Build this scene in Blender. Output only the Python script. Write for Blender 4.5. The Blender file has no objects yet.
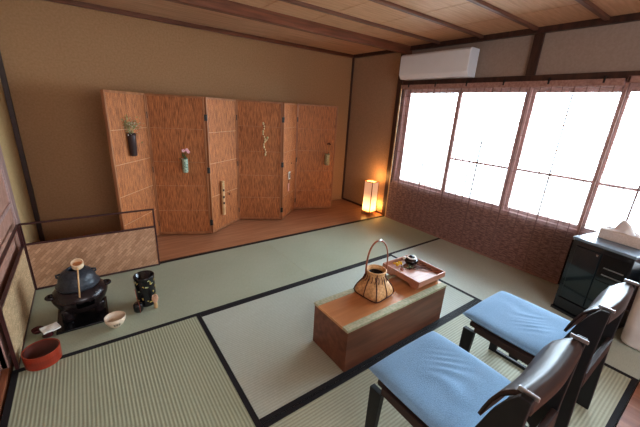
import bpy, bmesh, math, random
from mathutils import Vector, Matrix, noise
random.seed(7)
SC = bpy.context.scene
COL = SC.collection
PI = math.pi
H = .955                       # half a mat

# ------------------------------------------------------------------ materials
def mat(name, col, rough=.6, col2=None, scale=(8, 8, 8), detail=4, bump=0, spec=.5, metal=0, sheen=0, coat=0, contrast=(.35, .65)):
    m = bpy.data.materials.new(name); m.use_nodes = True
    nt = m.node_tree; b = nt.nodes['Principled BSDF']
    b.inputs['Base Color'].default_value = (*col, 1)
    b.inputs['Roughness'].default_value = rough
    b.inputs['Specular IOR Level'].default_value = spec
    b.inputs['Metallic'].default_value = metal
    b.inputs['Sheen Weight'].default_value = sheen
    b.inputs['Coat Weight'].default_value = coat
    tc = nt.nodes.new('ShaderNodeTexCoord'); mp = nt.nodes.new('ShaderNodeMapping')
    mp.inputs['Scale'].default_value = scale
    nt.links.new(tc.outputs['Object'], mp.inputs['Vector'])
    nz = nt.nodes.new('ShaderNodeTexNoise'); nz.inputs['Scale'].default_value = 1; nz.inputs['Detail'].default_value = detail
    nt.links.new(mp.outputs[0], nz.inputs['Vector'])
    rp = nt.nodes.new('ShaderNodeValToRGB')
    c2 = col2 or tuple(c * .85 for c in col)
    rp.color_ramp.elements[0].position = contrast[0]; rp.color_ramp.elements[1].position = contrast[1]
    rp.color_ramp.elements[0].color = (*c2, 1); rp.color_ramp.elements[1].color = (*col, 1)
    nt.links.new(nz.outputs['Fac'], rp.inputs['Fac']); nt.links.new(rp.outputs[0], b.inputs['Base Color'])
    if bump:
        bp = nt.nodes.new('ShaderNodeBump'); bp.inputs['Strength'].default_value = bump; bp.inputs['Distance'].default_value = .005
        nt.links.new(nz.outputs['Fac'], bp.inputs['Height']); nt.links.new(bp.outputs[0], b.inputs['Normal'])
    return m

def tatami_mat_material(name, axis, strength, col, col2, period=.0158):
    """woven rush: ribs along one axis, fine rush fibres across"""
    m = bpy.data.materials.new(name); m.use_nodes = True
    nt = m.node_tree; b = nt.nodes['Principled BSDF']; L = nt.links.new
    b.inputs['Roughness'].default_value = .55; b.inputs['Specular IOR Level'].default_value = .35
    tc = nt.nodes.new('ShaderNodeTexCoord'); sp = nt.nodes.new('ShaderNodeSeparateXYZ'); L(tc.outputs['Object'], sp.inputs[0])
    mu = nt.nodes.new('ShaderNodeMath'); mu.operation = 'MULTIPLY'; mu.inputs[1].default_value = 2 * PI / period
    L(sp.outputs[axis], mu.inputs[0])
    si = nt.nodes.new('ShaderNodeMath'); si.operation = 'SINE'; L(mu.outputs[0], si.inputs[0])
    ad = nt.nodes.new('ShaderNodeMath'); ad.operation = 'MULTIPLY_ADD'; ad.inputs[1].default_value = .5; ad.inputs[2].default_value = .5
    L(si.outputs[0], ad.inputs[0])
    mp = nt.nodes.new('ShaderNodeMapping'); s = [900, 900, 1]; s[1 - axis] = 350; s[axis] = 30
    mp.inputs['Scale'].default_value = s; L(tc.outputs['Object'], mp.inputs['Vector'])
    nz = nt.nodes.new('ShaderNodeTexNoise'); nz.inputs['Scale'].default_value = 1; nz.inputs['Detail'].default_value = 2; L(mp.outputs[0], nz.inputs['Vector'])
    n2 = nt.nodes.new('ShaderNodeTexNoise'); n2.inputs['Scale'].default_value = 2.2; n2.inputs['Detail'].default_value = 3; L(tc.outputs['Object'], n2.inputs['Vector'])
    a = nt.nodes.new('ShaderNodeMix'); a.data_type = 'RGBA'; a.inputs['A'].default_value = (*col, 1); a.inputs['B'].default_value = (*col2, 1)
    sm = nt.nodes.new('ShaderNodeMath'); sm.operation = 'MULTIPLY'; sm.inputs[1].default_value = strength; L(ad.outputs[0], sm.inputs[0])
    L(sm.outputs[0], a.inputs['Factor'])
    c = nt.nodes.new('ShaderNodeMix'); c.data_type = 'RGBA'; c.blend_type = 'MULTIPLY'; c.inputs['Factor'].default_value = .35
    L(a.outputs['Result'], c.inputs['A'])
    r1 = nt.nodes.new('ShaderNodeValToRGB'); r1.color_ramp.elements[0].position = .3; r1.color_ramp.elements[0].color = (.6, .6, .55, 1)
    r1.color_ramp.elements[1].position = .7
    L(nz.outputs['Fac'], r1.inputs[0]); L(r1.outputs[0], c.inputs['B'])
    d = nt.nodes.new('ShaderNodeMix'); d.data_type = 'RGBA'; d.blend_type = 'MULTIPLY'; d.inputs['Factor'].default_value = .3
    r2 = nt.nodes.new('ShaderNodeValToRGB'); r2.color_ramp.elements[0].position = .3; r2.color_ramp.elements[0].color = (.72, .74, .66, 1); r2.color_ramp.elements[1].position = .7
    L(n2.outputs['Fac'], r2.inputs[0]); L(c.outputs['Result'], d.inputs['A']); L(r2.outputs[0], d.inputs['B'])
    L(d.outputs['Result'], b.inputs['Base Color'])
    bp = nt.nodes.new('ShaderNodeBump'); bp.invert = True; bp.inputs['Strength'].default_value = min(1, strength); bp.inputs['Distance'].default_value = .002
    L(ad.outputs[0], bp.inputs['Height']); L(bp.outputs[0], b.inputs['Normal'])
    return m

def reed_material(name, c1, c2, c3, xs=330, zs=13, bump=.8):
    m = mat(name, c1, .6, c2, (xs, xs, zs), 3, bump, contrast=(.38, .6))
    nt = m.node_tree; L = nt.links.new; b = nt.nodes['Principled BSDF']
    rp = [n for n in nt.nodes if n.type == 'VALTORGB'][0]
    e = rp.color_ramp.elements.new(.5); e.color = (*c3, 1)
    return m

def weave_material(name, c1, c2, sx, sy, rough=.5):
    """woven strips: checker of horizontal and vertical floats"""
    m = mat(name, c1, rough, c2, (sx * .35, sx * .35, sy * .35), 3, .3)
    nt = m.node_tree; L = nt.links.new; b = nt.nodes['Principled BSDF']
    tc = nt.nodes.new('ShaderNodeTexCoord'); mp = nt.nodes.new('ShaderNodeMapping'); mp.inputs['Rotation'].default_value = (0, .78, 0) if sx == sy else (0, 0, 0)
    mp.inputs['Location'].default_value = (.013, .013, .013)
    L(tc.outputs['Object'], mp.inputs[0])
    ck = nt.nodes.new('ShaderNodeTexChecker'); ck.inputs['Scale'].default_value = sx; ck.inputs[1].default_value = (*c1, 1); ck.inputs[2].default_value = (*c2, 1)
    L(mp.outputs[0], ck.inputs[0])
    rp = [n for n in nt.nodes if n.type == 'VALTORGB'][0]
    mx = nt.nodes.new('ShaderNodeMix'); mx.data_type = 'RGBA'; mx.inputs['Factor'].default_value = .45
    L(rp.outputs[0], mx.inputs['A']); L(ck.outputs[0], mx.inputs['B']); L(mx.outputs['Result'], b.inputs['Base Color'])
    return m

def brick_weave_material(name, c1, c2, cm, scale, diag=True):
    m = bpy.data.materials.new(name); m.use_nodes = True
    nt = m.node_tree; L = nt.links.new; b = nt.nodes['Principled BSDF']; b.inputs['Roughness'].default_value = .5
    tc = nt.nodes.new('ShaderNodeTexCoord'); mp = nt.nodes.new('ShaderNodeMapping'); mp.inputs['Rotation'].default_value = (PI / 2, 0, PI / 4) if diag else (-PI / 2, PI / 2, 0)
    L(tc.outputs['Object'], mp.inputs[0])
    br = nt.nodes.new('ShaderNodeTexBrick'); br.inputs['Scale'].default_value = scale
    br.inputs['Color1'].default_value = (*c1, 1); br.inputs['Color2'].default_value = (*c2, 1); br.inputs['Mortar'].default_value = (*cm, 1)
    br.inputs['Mortar Size'].default_value = .012; br.inputs['Brick Width'].default_value = .62; br.inputs['Row Height'].default_value = .22; L(mp.outputs[0], br.inputs[0])
    L(br.outputs[0], b.inputs['Base Color'])
    return m

def glass_material():
    m = bpy.data.materials.new('window_glass'); m.use_nodes = True
    nt = m.node_tree; nt.nodes.remove(nt.nodes['Principled BSDF']); o = nt.nodes['Material Output']
    t = nt.nodes.new('ShaderNodeBsdfTransparent'); t.inputs[0].default_value = (.96, .98, .98, 1)
    g = nt.nodes.new('ShaderNodeBsdfGlossy'); g.inputs['Roughness'].default_value = .05
    fr = nt.nodes.new('ShaderNodeFresnel'); fr.inputs[0].default_value = 1.3
    mx = nt.nodes.new('ShaderNodeMixShader'); nt.links.new(fr.outputs[0], mx.inputs[0])
    nt.links.new(t.outputs[0], mx.inputs[1]); nt.links.new(g.outputs[0], mx.inputs[2]); nt.links.new(mx.outputs[0], o.inputs[0])
    return m

def paper_glow(name, zc, h):
    m = bpy.data.materials.new(name); m.use_nodes = True
    nt = m.node_tree; L = nt.links.new; b = nt.nodes['Principled BSDF']
    b.inputs['Base Color'].default_value = (.8, .7, .55, 1); b.inputs['Roughness'].default_value = .8
    tc = nt.nodes.new('ShaderNodeTexCoord'); sp = nt.nodes.new('ShaderNodeSeparateXYZ'); L(tc.outputs['Object'], sp.inputs[0])
    mr = nt.nodes.new('ShaderNodeMapRange'); mr.inputs['From Min'].default_value = zc; mr.inputs['From Max'].default_value = zc + h
    L(sp.outputs[2], mr.inputs['Value'])
    rp = nt.nodes.new('ShaderNodeValToRGB')
    el = rp.color_ramp.elements
    el[0].position = 0; el[0].color = (1, .42, .08, 1); el[1].position = 1; el[1].color = (.5, .2, .09, 1)
    for p, c in ((.12, (1, .66, .2, 1)), (.3, (1, .60, .2, 1)), (.5, (.75, .37, .16, 1)), (.7, (.55, .25, .13, 1))):
        e = el.new(p); e.color = c
    L(mr.outputs[0], rp.inputs[0]); L(rp.outputs[0], b.inputs['Emission Color'])
    r2 = nt.nodes.new('ShaderNodeValToRGB'); r2.color_ramp.elements[0].color = (1, 1, 1, 1); r2.color_ramp.elements[1].color = (.22, .22, .22, 1)
    r2.color_ramp.elements[1].position = .6; r2.color_ramp.elements[0].position = .12
    L(mr.outputs[0], r2.inputs[0])
    mu = nt.nodes.new('ShaderNodeMath'); mu.operation = 'MULTIPLY'; mu.inputs[1].default_value = 2.4
    L(r2.outputs[0], mu.inputs[0]); L(mu.outputs[0], b.inputs['Emission Strength'])
    return m

M = {}
M['plaster'] = mat('ochre_plaster', (.44, .262, .138), .9, (.38, .22, .11), (60, 60, 60), 6, .25)
M['plaster_r'] = mat('backlit_mauve_plaster', (.37, .29, .245), .9, (.33, .255, .215), (60, 60, 60), 6, .25)  # mauve cast of the backlit window wall put into the plaster colour
M['plaster_c'] = mat('backlit_corner_plaster', (.46, .31, .205), .9, (.40, .27, .175), (60, 60, 60), 6, .25)  # ochre mixed toward the mauve backlit tone of the window wall
M['plaster_l'] = mat('tan_plaster', (.62, .44, .22), .9, (.55, .38, .18), (60, 60, 60), 6, .2)
M['darkwood'] = mat('dark_wood', (.075, .030, .020), .45, (.04, .017, .012), (30, 30, 5), 5, .15)
M['beam'] = mat('red_brown_beam', (.24, .085, .042), .4, (.13, .045, .022), (3, 40, 40), 5, .1)
M['ceil'] = mat('ceiling_board', (.62, .38, .22), .6, (.52, .30, .165), (4, 50, 50), 5, .05)
M['ceil_t'] = mat('alcove_ceiling_board', (.74, .48, .31), .6, (.52, .31, .19), (2, 45, 45), 6, .05)
M['batten'] = mat('ceiling_batten', (.20, .09, .055), .5, (.12, .05, .03), (3, 60, 60), 5)
M['woodfloor'] = mat('alcove_floor_wood', (.50, .265, .15), .28, (.38, .18, .095), (2.5, 40, 40), 6, .04)
M['woodfloor2'] = mat('threshold_wood', (.36, .14, .07), .35, (.24, .085, .04), (40, 2.5, 40), 6, .04)
GR, GR2 = (.46, .505, .395), (.27, .29, .215)
M['tat_left'] = tatami_mat_material('rush_ribs_shaded', 0, .55, (.49, .535, .40), (.23, .25, .175), .0158)  # rib contrast differs per mat: view-dependent shading painted into the stripes
M['tat_x'] = tatami_mat_material('rush_ribs_soft', 1, .22, GR, GR2, .0158)
M['tat_c'] = tatami_mat_material('rush_ribs_center_sheen', 1, .28, (.56, .62, .56), GR2, .0158)  # pale bluish shine from the window painted into the rush colour
M['tat_n'] = tatami_mat_material('rush_ribs_near', 1, .5, (.55, .58, .46), (.25, .265, .19), .0158)
M['tat_r'] = tatami_mat_material('rush_ribs_right_sheen', 0, .2, (.56, .62, .56), GR2, .0158)  # same painted window shine on the mat beside the blinds
M['heri'] = mat('black_cloth_border', (.010, .011, .015), .75, (.006, .006, .008), (300, 300, 300))
M['reed'] = reed_material('reed_panel', (.60, .235, .08), (.20, .065, .022), (.44, .165, .055))
M['frame'] = mat('screen_frame_wood', (.42, .19, .085), .4, (.3, .12, .05), (20, 20, 4))
M['strip'] = mat('split_bamboo_strip', (.66, .38, .21), .5, (.5, .27, .14), (20, 20, 20))
M['strip_dark'] = mat('amber_bamboo_strip', (.54, .27, .13), .5, (.36, .16, .07), (20, 20, 20))
M['iron'] = mat('black_iron_fitting', (.015, .013, .012), .4)
M['weave'] = brick_weave_material('woven_bamboo', (.58, .35, .22), (.40, .215, .12), (.30, .155, .085), 12)
M['weave_l'] = brick_weave_material('woven_bamboo_left', (.72, .53, .32), (.5, .34, .19), (.25, .15, .08), 26, False)
M['byobu'] = mat('maroon_lacquer', (.075, .025, .022), .3, (.05, .015, .015), (8, 8, 8))
M['castiron'] = mat('cast_iron', (.035, .042, .055), .38, (.02, .025, .033), (90, 90, 90), 4, .5)
M['bronze'] = mat('dark_bronze', (.030, .019, .020), .25, (.018, .012, .013), (20, 20, 20), 3, .1, metal=.2)
M['blackboard'] = mat('black_lacquer_board', (.006, .006, .007), .25)
M['black'] = mat('black_lacquer', (.008, .008, .01), .18, coat=.3)
M['bamboo'] = mat('pale_bamboo', (.72, .50, .28), .45, (.6, .38, .19), (20, 20, 20))
M['bamboocup'] = mat('pale_bamboo_cup', (.85, .68, .48), .5, (.75, .55, .36), (30, 30, 30))
M['tine'] = mat('pale_bamboo_tines', (.82, .52, .36), .6)
M['whitecer'] = mat('cream_ceramic', (.72, .62, .48), .35, (.62, .5, .38), (25, 25, 25), 3, .15)
M['void'] = mat('matte_black', (.002, .002, .002), 1, spec=0)
M['brush'] = mat('grey_brushwork', (.25, .2, .16), .5)
M['cloth_w'] = mat('white_linen', (.8, .78, .74), .8, (.7, .68, .64), (60, 60, 60), 3, .3)
M['maroon'] = mat('maroon_ceramic', (.09, .02, .022), .2)
M['gold'] = mat('gold_leaf', (.62, .47, .16), .35, (.45, .32, .1), (30, 30, 30), metal=.35)
M['redlac'] = mat('red_lacquer_wood', (.36, .045, .018), .28, (.24, .028, .012), (6, 6, 30), 3, .05, coat=.3)
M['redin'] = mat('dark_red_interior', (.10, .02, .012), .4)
M['scoop'] = mat('red_brown_scoop', (.34, .10, .06), .4)
M['boxwood'] = mat('red_brown_veneer', (.24, .095, .052), .35, (.155, .058, .03), (3, 30, 30), 6, .05)
M['topwood'] = mat('orange_brown_board', (.58, .28, .125), .35, (.50, .225, .095), (2, 30, 30), 6, .05)
M['edge'] = mat('pale_wood_edge', (.75, .42, .20), .4, (.62, .33, .15), (20, 20, 20))
M['brocade'] = weave_material('cream_green_brocade', (.60, .57, .42), (.33, .38, .24), 150, 150, .7)
M['basket'] = weave_material('woven_basket', (.74, .47, .23), (.50, .28, .12), 60, 61, .5)
M['vine'] = mat('dark_vine', (.10, .035, .022), .5)
M['handle'] = mat('red_brown_cane', (.40, .14, .07), .35, (.25, .08, .04), (30, 30, 30))
M['traywood'] = mat('pink_brown_tray', (.50, .25, .17), .35, (.40, .18, .12), (4, 40, 40), 5, .03)
M['yellow'] = mat('yellow_petals', (.85, .58, .03), .5, (.7, .42, .02), (200, 200, 200))
M['pinkp'] = mat('white_pink_petals', (.85, .62, .62), .5, (.8, .35, .42), (60, 60, 60))
M['whitep'] = mat('white_petals', (.9, .88, .84), .5)
M['leaf'] = mat('green_leaves', (.10, .16, .05), .5, (.05, .09, .03), (60, 60, 60))
M['leafpale'] = mat('pale_green_leaves', (.48, .50, .27), .6, (.3, .34, .15), (60, 60, 60))
M['twig'] = mat('brown_twig', (.10, .035, .025), .8)
M['chairblk'] = mat('black_chair_paint', (.008, .009, .012), .5, (.006, .007, .009), (30, 30, 30))
M['chairwood'] = mat('dark_brown_chair_wood', (.055, .034, .030), .36, (.035, .022, .02), (5, 30, 30), 4)
M['seatbrown'] = mat('brown_vinyl', (.040, .022, .020), .5)
M['clip'] = mat('brushed_aluminium', (.55, .57, .6), .3, metal=.8)
M['denim'] = mat('blue_cushion_cloth', (.23, .43, .66), .85, (.18, .35, .56), (260, 260, 260), 3, .25, sheen=.2)
M['ribbon'] = mat('grey_blue_ribbon', (.22, .27, .36), .7)
M['cabinet'] = mat('black_gloss_enamel', (.008, .013, .020), .16, (.010, .014, .018), (3, 3, 3), coat=.5)
M['cabpanel'] = mat('reflection_teal_door_glass', (.012, .026, .034), .10, (.008, .018, .024), (3, 3, 3), coat=.5)  # teal tint puts the door's reflections into its base colour
M['cabtop'] = mat('lit_black_top', (.20, .27, .34), .2)  # top of the black cabinet, its pale lit look painted as colour
M['chrome'] = mat('silver_metal', (.7, .72, .75), .2, metal=1)
M['tbox'] = mat('beige_cloth_box', (.68, .60, .55), .8, (.6, .52, .47), (100, 100, 100), 3, .2)
M['tissue'] = mat('white_tissue', (.93, .93, .95), .8)
M['bin'] = mat('pale_grey_plastic', (.80, .77, .78), .6)
M['acw'] = mat('white_ac_plastic', (.80, .84, .90), .35, (.78, .82, .88))
M['acd'] = mat('grey_ac_slot', (.35, .34, .34), .5)
M['blind'] = mat('sudare_reed', (.40, .24, .215), .65, (.20, .11, .10), (60, 22, 90), 4, contrast=(.4, .6))
M['blindtop'] = mat('sudare_cloth_edge', (.42, .25, .21), .7, (.3, .16, .13), (60, 60, 60))
M['string'] = mat('blind_string', (.27, .165, .15), .8)
M['winwood'] = mat('window_frame_wood', (.50, .34, .31), .5, (.36, .23, .20), (30, 30, 4))  # wood lightened and greyed, window glare painted into the colour
M['lowwall'] = mat('dark_lower_wall', (.055, .025, .02), .7, (.035, .017, .013), (10, 10, 10))
M['glass'] = glass_material()
M['fusuma'] = mat('pink_tan_door_paper', (.50, .29, .22), .7, (.42, .23, .17), (20, 20, 20))
M['trel'] = mat('pale_green_lattice', (.20, .27, .22), .7)
M['glow'] = paper_glow('lit_shade_paper', .045, .43)
M['lampwood'] = mat('lamp_frame_wood', (.36, .15, .06), .5)
M['leafpot'] = mat('blackened_vase', (.055, .032, .032), .35)
M['pottery'] = mat('green_white_vase', (.50, .58, .46), .4, (.16, .26, .2), (90, 90, 90), 3, contrast=(.42, .55))
M['pottery2'] = mat('yellow_grey_vase', (.50, .42, .22), .4, (.24, .2, .12), (90, 90, 90), 3, contrast=(.42, .55))
M['shell'] = mat('cream_shell', (.75, .62, .38), .4, (.5, .36, .16), (90, 90, 90))
M['pinkpaper'] = mat('pale_pink_paper', (.75, .42, .34), .7)
M['outground'] = mat('pale_outdoor_ground', (.5, .5, .48), .9)

# ------------------------------------------------------------------ mesh helpers
def root_of(o):
    while o.parent: o = o.parent
    return o
def prop(o, label=None, cat=None, group=None, kind=None):
    if label: o['label'] = label
    if cat: o['category'] = cat
    if group: o['group'] = group
    if kind: o['kind'] = kind
    return o
def thing(name, loc, label, cat, group=None):
    o = bpy.data.objects.new(name, None); COL.objects.link(o); o.location = loc; o.empty_display_size = .05
    return prop(o, label, cat, group)

class MB:
    def __init__(s): s.bm = bmesh.new()
    def quadbox(s, P):
        v = [s.bm.verts.new(p) for p in P]
        for f in ((0, 3, 2, 1), (4, 5, 6, 7), (0, 1, 5, 4), (1, 2, 6, 5), (2, 3, 7, 6), (3, 0, 4, 7)):
            s.bm.faces.new([v[i] for i in f])
        return s
    def box(s, x0, x1, y0, y1, z0, z1, mtx=None):
        P = [Vector(p) for p in ((x0, y0, z0), (x1, y0, z0), (x1, y1, z0), (x0, y1, z0), (x0, y0, z1), (x1, y0, z1), (x1, y1, z1), (x0, y1, z1))]
        if mtx: P = [mtx @ p for p in P]
        return s.quadbox(P)
    def prism(s, poly, a0, a1, axis=0):
        """poly: 2D points in the two other axes, extruded along axis"""
        def p3(a, u, v): return (a, u, v) if axis == 0 else ((u, a, v) if axis == 1 else (u, v, a))
        A = [s.bm.verts.new(p3(a0, u, v)) for u, v in poly]; B = [s.bm.verts.new(p3(a1, u, v)) for u, v in poly]
        n = len(poly); s.bm.faces.new(A[::-1]); s.bm.faces.new(B)
        for i in range(n): s.bm.faces.new((A[i], A[(i + 1) % n], B[(i + 1) % n], B[i]))
        return s
    def tube(s, pts, rad, n=8, close=False, flat=1):
        pts = [Vector(p) for p in pts]; m = len(pts)
        if not hasattr(rad, '__len__'): rad = [rad] * m
        rings = []; ref = None
        for i, p in enumerate(pts):
            a = pts[(i - 1) % m] if (i or close) else p; b = pts[(i + 1) % m] if (i < m - 1 or close) else p
            t = (b - a).normalized()
            if ref is None:
                ref = Vector((0, 0, 1)) if abs(t.z) < .9 else Vector((1, 0, 0))
            u = t.cross(ref)
            if u.length < 1e-5: u = t.cross(Vector((0, 1, 0)))
            u.normalize(); w = u.cross(t).normalized(); ref = w
            rings.append([s.bm.verts.new(p + rad[i] * (math.cos(2 * PI * k / n) * u + flat * math.sin(2 * PI * k / n) * w)) for k in range(n)])
        for i in range(m - 1 + (1 if close else 0)):
            A, B = rings[i], rings[(i + 1) % m]
            for k in range(n): s.bm.faces.new((A[k], A[(k + 1) % n], B[(k + 1) % n], B[k]))
        if not close:
            s.bm.faces.new(rings[0][::-1]); s.bm.faces.new(rings[-1])
        return s
    def lathe(s, prof, c, n=32, mtx=None, sx=1, sy=1):
        rings = []
        for r, z in prof:
            if r < 1e-5: P = [Vector((0, 0, z))]
            else: P = [Vector((r * sx * math.cos(2 * PI * k / n), r * sy * math.sin(2 * PI * k / n), z)) for k in range(n)]
            if mtx: P = [mtx @ p for p in P]
            rings.append([s.bm.verts.new(p + Vector(c)) for p in P])
        for A, B in zip(rings, rings[1:]):
            if len(A) == 1 and len(B) == 1: continue
            for k in range(n):
                k2 = (k + 1) % n
                if len(A) == 1: s.bm.faces.new((A[0], B[k2], B[k]))
                elif len(B) == 1: s.bm.faces.new((A[k], A[k2], B[0]))
                else: s.bm.faces.new((A[k], A[k2], B[k2], B[k]))
        return s
    def ball(s, c, r, n=10, sz=1):
        m = n // 2
        return s.lathe([(r * math.sin(PI * i / m), -r * sz * math.cos(PI * i / m)) for i in range(m + 1)], c, n)
    def sheet(s, fn, nu, nv, th=None, close=False):
        """fn(u,v)->point (top); th: fn(u,v)->point (bottom) closes it into a slab"""
        T = [[s.bm.verts.new(fn(i / nu, j / nv)) for j in range(nv + 1)] for i in range(nu + 1)]
        for i in range(nu):
            for j in range(nv): s.bm.faces.new((T[i][j], T[i + 1][j], T[i + 1][j + 1], T[i][j + 1]))
        if th:
            B = [[s.bm.verts.new(th(i / nu, j / nv)) for j in range(nv + 1)] for i in range(nu + 1)]
            for i in range(nu):
                for j in range(nv): s.bm.faces.new((B[i][j], B[i][j + 1], B[i + 1][j + 1], B[i + 1][j]))
            for i in range(nu):
                s.bm.faces.new((T[i][0], B[i][0], B[i + 1][0], T[i + 1][0])); s.bm.faces.new((T[i][nv], T[i + 1][nv], B[i + 1][nv], B[i][nv]))
            for j in range(nv):
                s.bm.faces.new((T[0][j], T[0][j + 1], B[0][j + 1], B[0][j])); s.bm.faces.new((T[nu][j], B[nu][j], B[nu][j + 1], T[nu][j + 1]))
        return s
    def build(s, name, m, parent=None, bevel=0, smooth=False, seg=2, subsurf=0):
        bm = s.bm
        bmesh.ops.recalc_face_normals(bm, faces=bm.faces)
        if parent is None:
            xs = [v.co for v in bm.verts]
            L = Vector(((min(v.x for v in xs) + max(v.x for v in xs)) / 2, (min(v.y for v in xs) + max(v.y for v in xs)) / 2, min(v.z for v in xs)))
        else: L = root_of(parent).location.copy()
        bmesh.ops.translate(bm, verts=bm.verts, vec=-L)
        me = bpy.data.meshes.new(name); bm.to_mesh(me); bm.free()
        if smooth:
            for p in me.polygons: p.use_smooth = True
        me.materials.append(M[m] if isinstance(m, str) else m)
        o = bpy.data.objects.new(name, me); COL.objects.link(o)
        if parent is None: o.location = L
        else: o.parent = parent
        if bevel:
            b = o.modifiers.new('bevel', 'BEVEL'); b.width = bevel; b.segments = seg; b.limit_method = 'ANGLE'; b.angle_limit = .6
        if subsurf:
            b = o.modifiers.new('subsurf', 'SUBSURF'); b.levels = subsurf; b.render_levels = subsurf
        return o
def B(x0, x1, y0, y1, z0, z1): return MB().box(x0, x1, y0, y1, z0, z1)
def struct(o): return prop(o, kind='structure')

# ------------------------------------------------------------------ room shell
XL, YB, ZC, YF = -4 * H - .01, .955, 2.17, -5.2
ALC = -.02
struct(B(XL - .3, .3, YF, -3 * H - .004, -.12, -.001).build('floor', 'woodfloor2'))
struct(B(XL - .3, .3, -3 * H - .004, .0, -.12, -.051).build('floor', 'darkwood'))
struct(B(XL - .1, .12, .002, YB + .1, -.12, .0).build('floor', 'woodfloor'))
struct(B(XL - .12, .3, YB, YB + .1, 0, ZC + .2).build('wall_back', 'plaster'))
# right wall: plaster beside the alcove, plaster above window, dark wall under it
RW = .12
struct(B(0, RW, 0.02, YB, 0, ZC + .2).build('wall_right', 'plaster_c'))
struct(B(0.0, RW, YF, -.045, 1.78, ZC + .2).build('wall_right', 'plaster_r'))
struct(B(.0, RW, YF, -.045, -.1, .43).build('wall_right', 'lowwall'))
struct(B(.0, RW, YF, -3.1, .43, 1.78).build('wall_right', 'plaster_r'))
struct(B(XL - .3, .3, YF - .1, YF, -.1, ZC + .2).build('wall_front', 'plaster_r'))
# left wall
struct(B(XL - .12, XL, .25, YB, 0, ZC + .2).build('wall_left', 'plaster_l'))
struct(B(XL - .14, XL - .10, YF, .25, 0, ZC + .2).build('wall_left', 'plaster_l'))
struct(B(XL - .10, XL + .004, .13, .25, -.02, ZC).build('trim_1', 'winwood', bevel=.004))
struct(B(XL - .10, XL + .0, YF, -.0 + .13, -.05, .018).build('trim_2', 'woodfloor2', bevel=.003))
struct(B(XL - .10, XL + .0, YF, .13, 1.74, 1.82).build('trim_3', 'darkwood', bevel=.003))
struct(B(XL - .10, XL - .004, YF, .13, 1.82, ZC).build('wall_left', 'plaster_l'))
for i, (a, b) in enumerate(((-.92, .12), (-1.95, -.9), (-2.98, -1.93), (-4.0, -2.96))):
    off = .03 * (i % 2)
    d = struct(B(XL - .055 - off + .03, XL - .035 - off + .03, a, b, .02, 1.74).build('door_%d' % (i + 1), 'fusuma'))
    f = MB(); x0, x1 = XL - .06 - off + .03, XL - .028 - off + .03
    for q in ((a, a + .03), (b - .03, b)): f.box(x0, x1, q[0], q[1], .02, 1.74)
    for q in ((.02, .06), (.62, .65), (1.7, 1.74)): f.box(x0, x1, a + .03, b - .03, q[0], q[1])
    f.build('door_frame', 'winwood', d, bevel=.002)
# room post at the left wall
struct(B(XL - .03, XL + .035, -1.10, -1.0, -.02, ZC).build('trim_4', 'darkwood', bevel=.004)) if False else None
# corner posts and mouldings
struct(B(-.022, .0, YB - .022, YB, 0, ZC).build('trim_5', 'darkwood', bevel=.002))
struct(B(XL, XL + .035, YB - .035, YB, 0, ZC).build('trim_6', 'darkwood', bevel=.002))
struct(B(-.035, RW, -.045, .035, -.01, ZC).build('trim_7', 'darkwood', bevel=.006))
struct(B(XL, -.022, YB - .03, YB, 2.125, 2.165).build('trim_8', 'beam', bevel=.003))
struct(B(-.03, 0, .03, YB - .022, 2.125, 2.165).build('trim_9', 'darkwood', bevel=.003))
struct(B(XL, -.0, -.11, -.05, 2.08, ZC).build('trim_10', 'beam', bevel=.006))
struct(B(-.045, 0, YF, -.11, 2.12, ZC).build('trim_11', 'darkwood', bevel=.003))
struct(B(-.03, .0, YF, -.045, 1.725, 1.785).build('trim_12', 'darkwood', bevel=.003))
struct(B(-.028, .0, -1.53, -1.455, 1.785, 2.12).build('trim_13', 'darkwood', bevel=.003))
struct(B(-.02, .0, .035, YB - .022, 0, .022).build('baseboard_right', 'darkwood'))
struct(B(XL, -.035, -.012, .004, -.04, .002).build('trim_14', 'darkwood'))
# ceiling
struct(B(XL, .0, -.06, YB, 2.165, 2.28).build('ceiling', 'ceil_t'))
cm = MB()
xs = [-.0, -.505, -1.01, -1.5, -1.99, -2.48, -2.97, -3.46, XL]
for a, b in zip(xs, xs[1:]): cm.box(b + .0035, a - .0035, YF, -.08, ZC - .004, ZC + .003)
struct(cm.build('ceiling', 'ceil'))
struct(B(XL, 0, YF, -.08, ZC + .004, ZC + .12).build('ceiling', 'darkwood'))
for i, y in enumerate((-.5, -.985, -1.465, -1.945, -2.43, -2.91, -3.4, -3.9, -4.4)):
    struct(B(XL, -.045, y - .017, y + .017, ZC - .028, ZC).build('trim_%d' % (20 + i), 'batten', bevel=.004))

# ------------------------------------------------------------------ window
wf = struct(MB().box(-.0, .09, -3.1, -.045, .43, .52).build('window_1', 'winwood', bevel=.003))
m = MB(); m.box(.0, .09, -3.1, -.045, 1.68, 1.78); m.box(.0, .09, -.085, -.045, .52, 1.68); m.box(0, .09, -3.1, -3.06, .52, 1.68)
m.build('window_frame', 'winwood', wf, bevel=.003)
def sash(y0, y1, x, bar=True, st=.050):
    s = MB(); s.box(x, x + .025, y0, y0 + st, .52, 1.68); s.box(x, x + .025, y1 - st, y1, .52, 1.68)
    s.box(x, x + .025, y0 + st, y1 - st, .52, .555); s.box(x, x + .025, y0 + st, y1 - st, 1.645, 1.68)
    if bar: s.box(x, x + .02, y0 + st, y1 - st, .93, .952)
    o = s.build('sash_frame', 'winwood', wf, bevel=.002)
    B(x + .010, x + .013, y0 + st, y1 - st, .555, 1.645).build('pane', 'glass', o)
sash(-.83, -.085, .045, False); sash(-1.53, -.80, .012); sash(-2.20, -1.50, .045, True, .055); sash(-3.06, -2.16, .012, True, .045)
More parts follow.
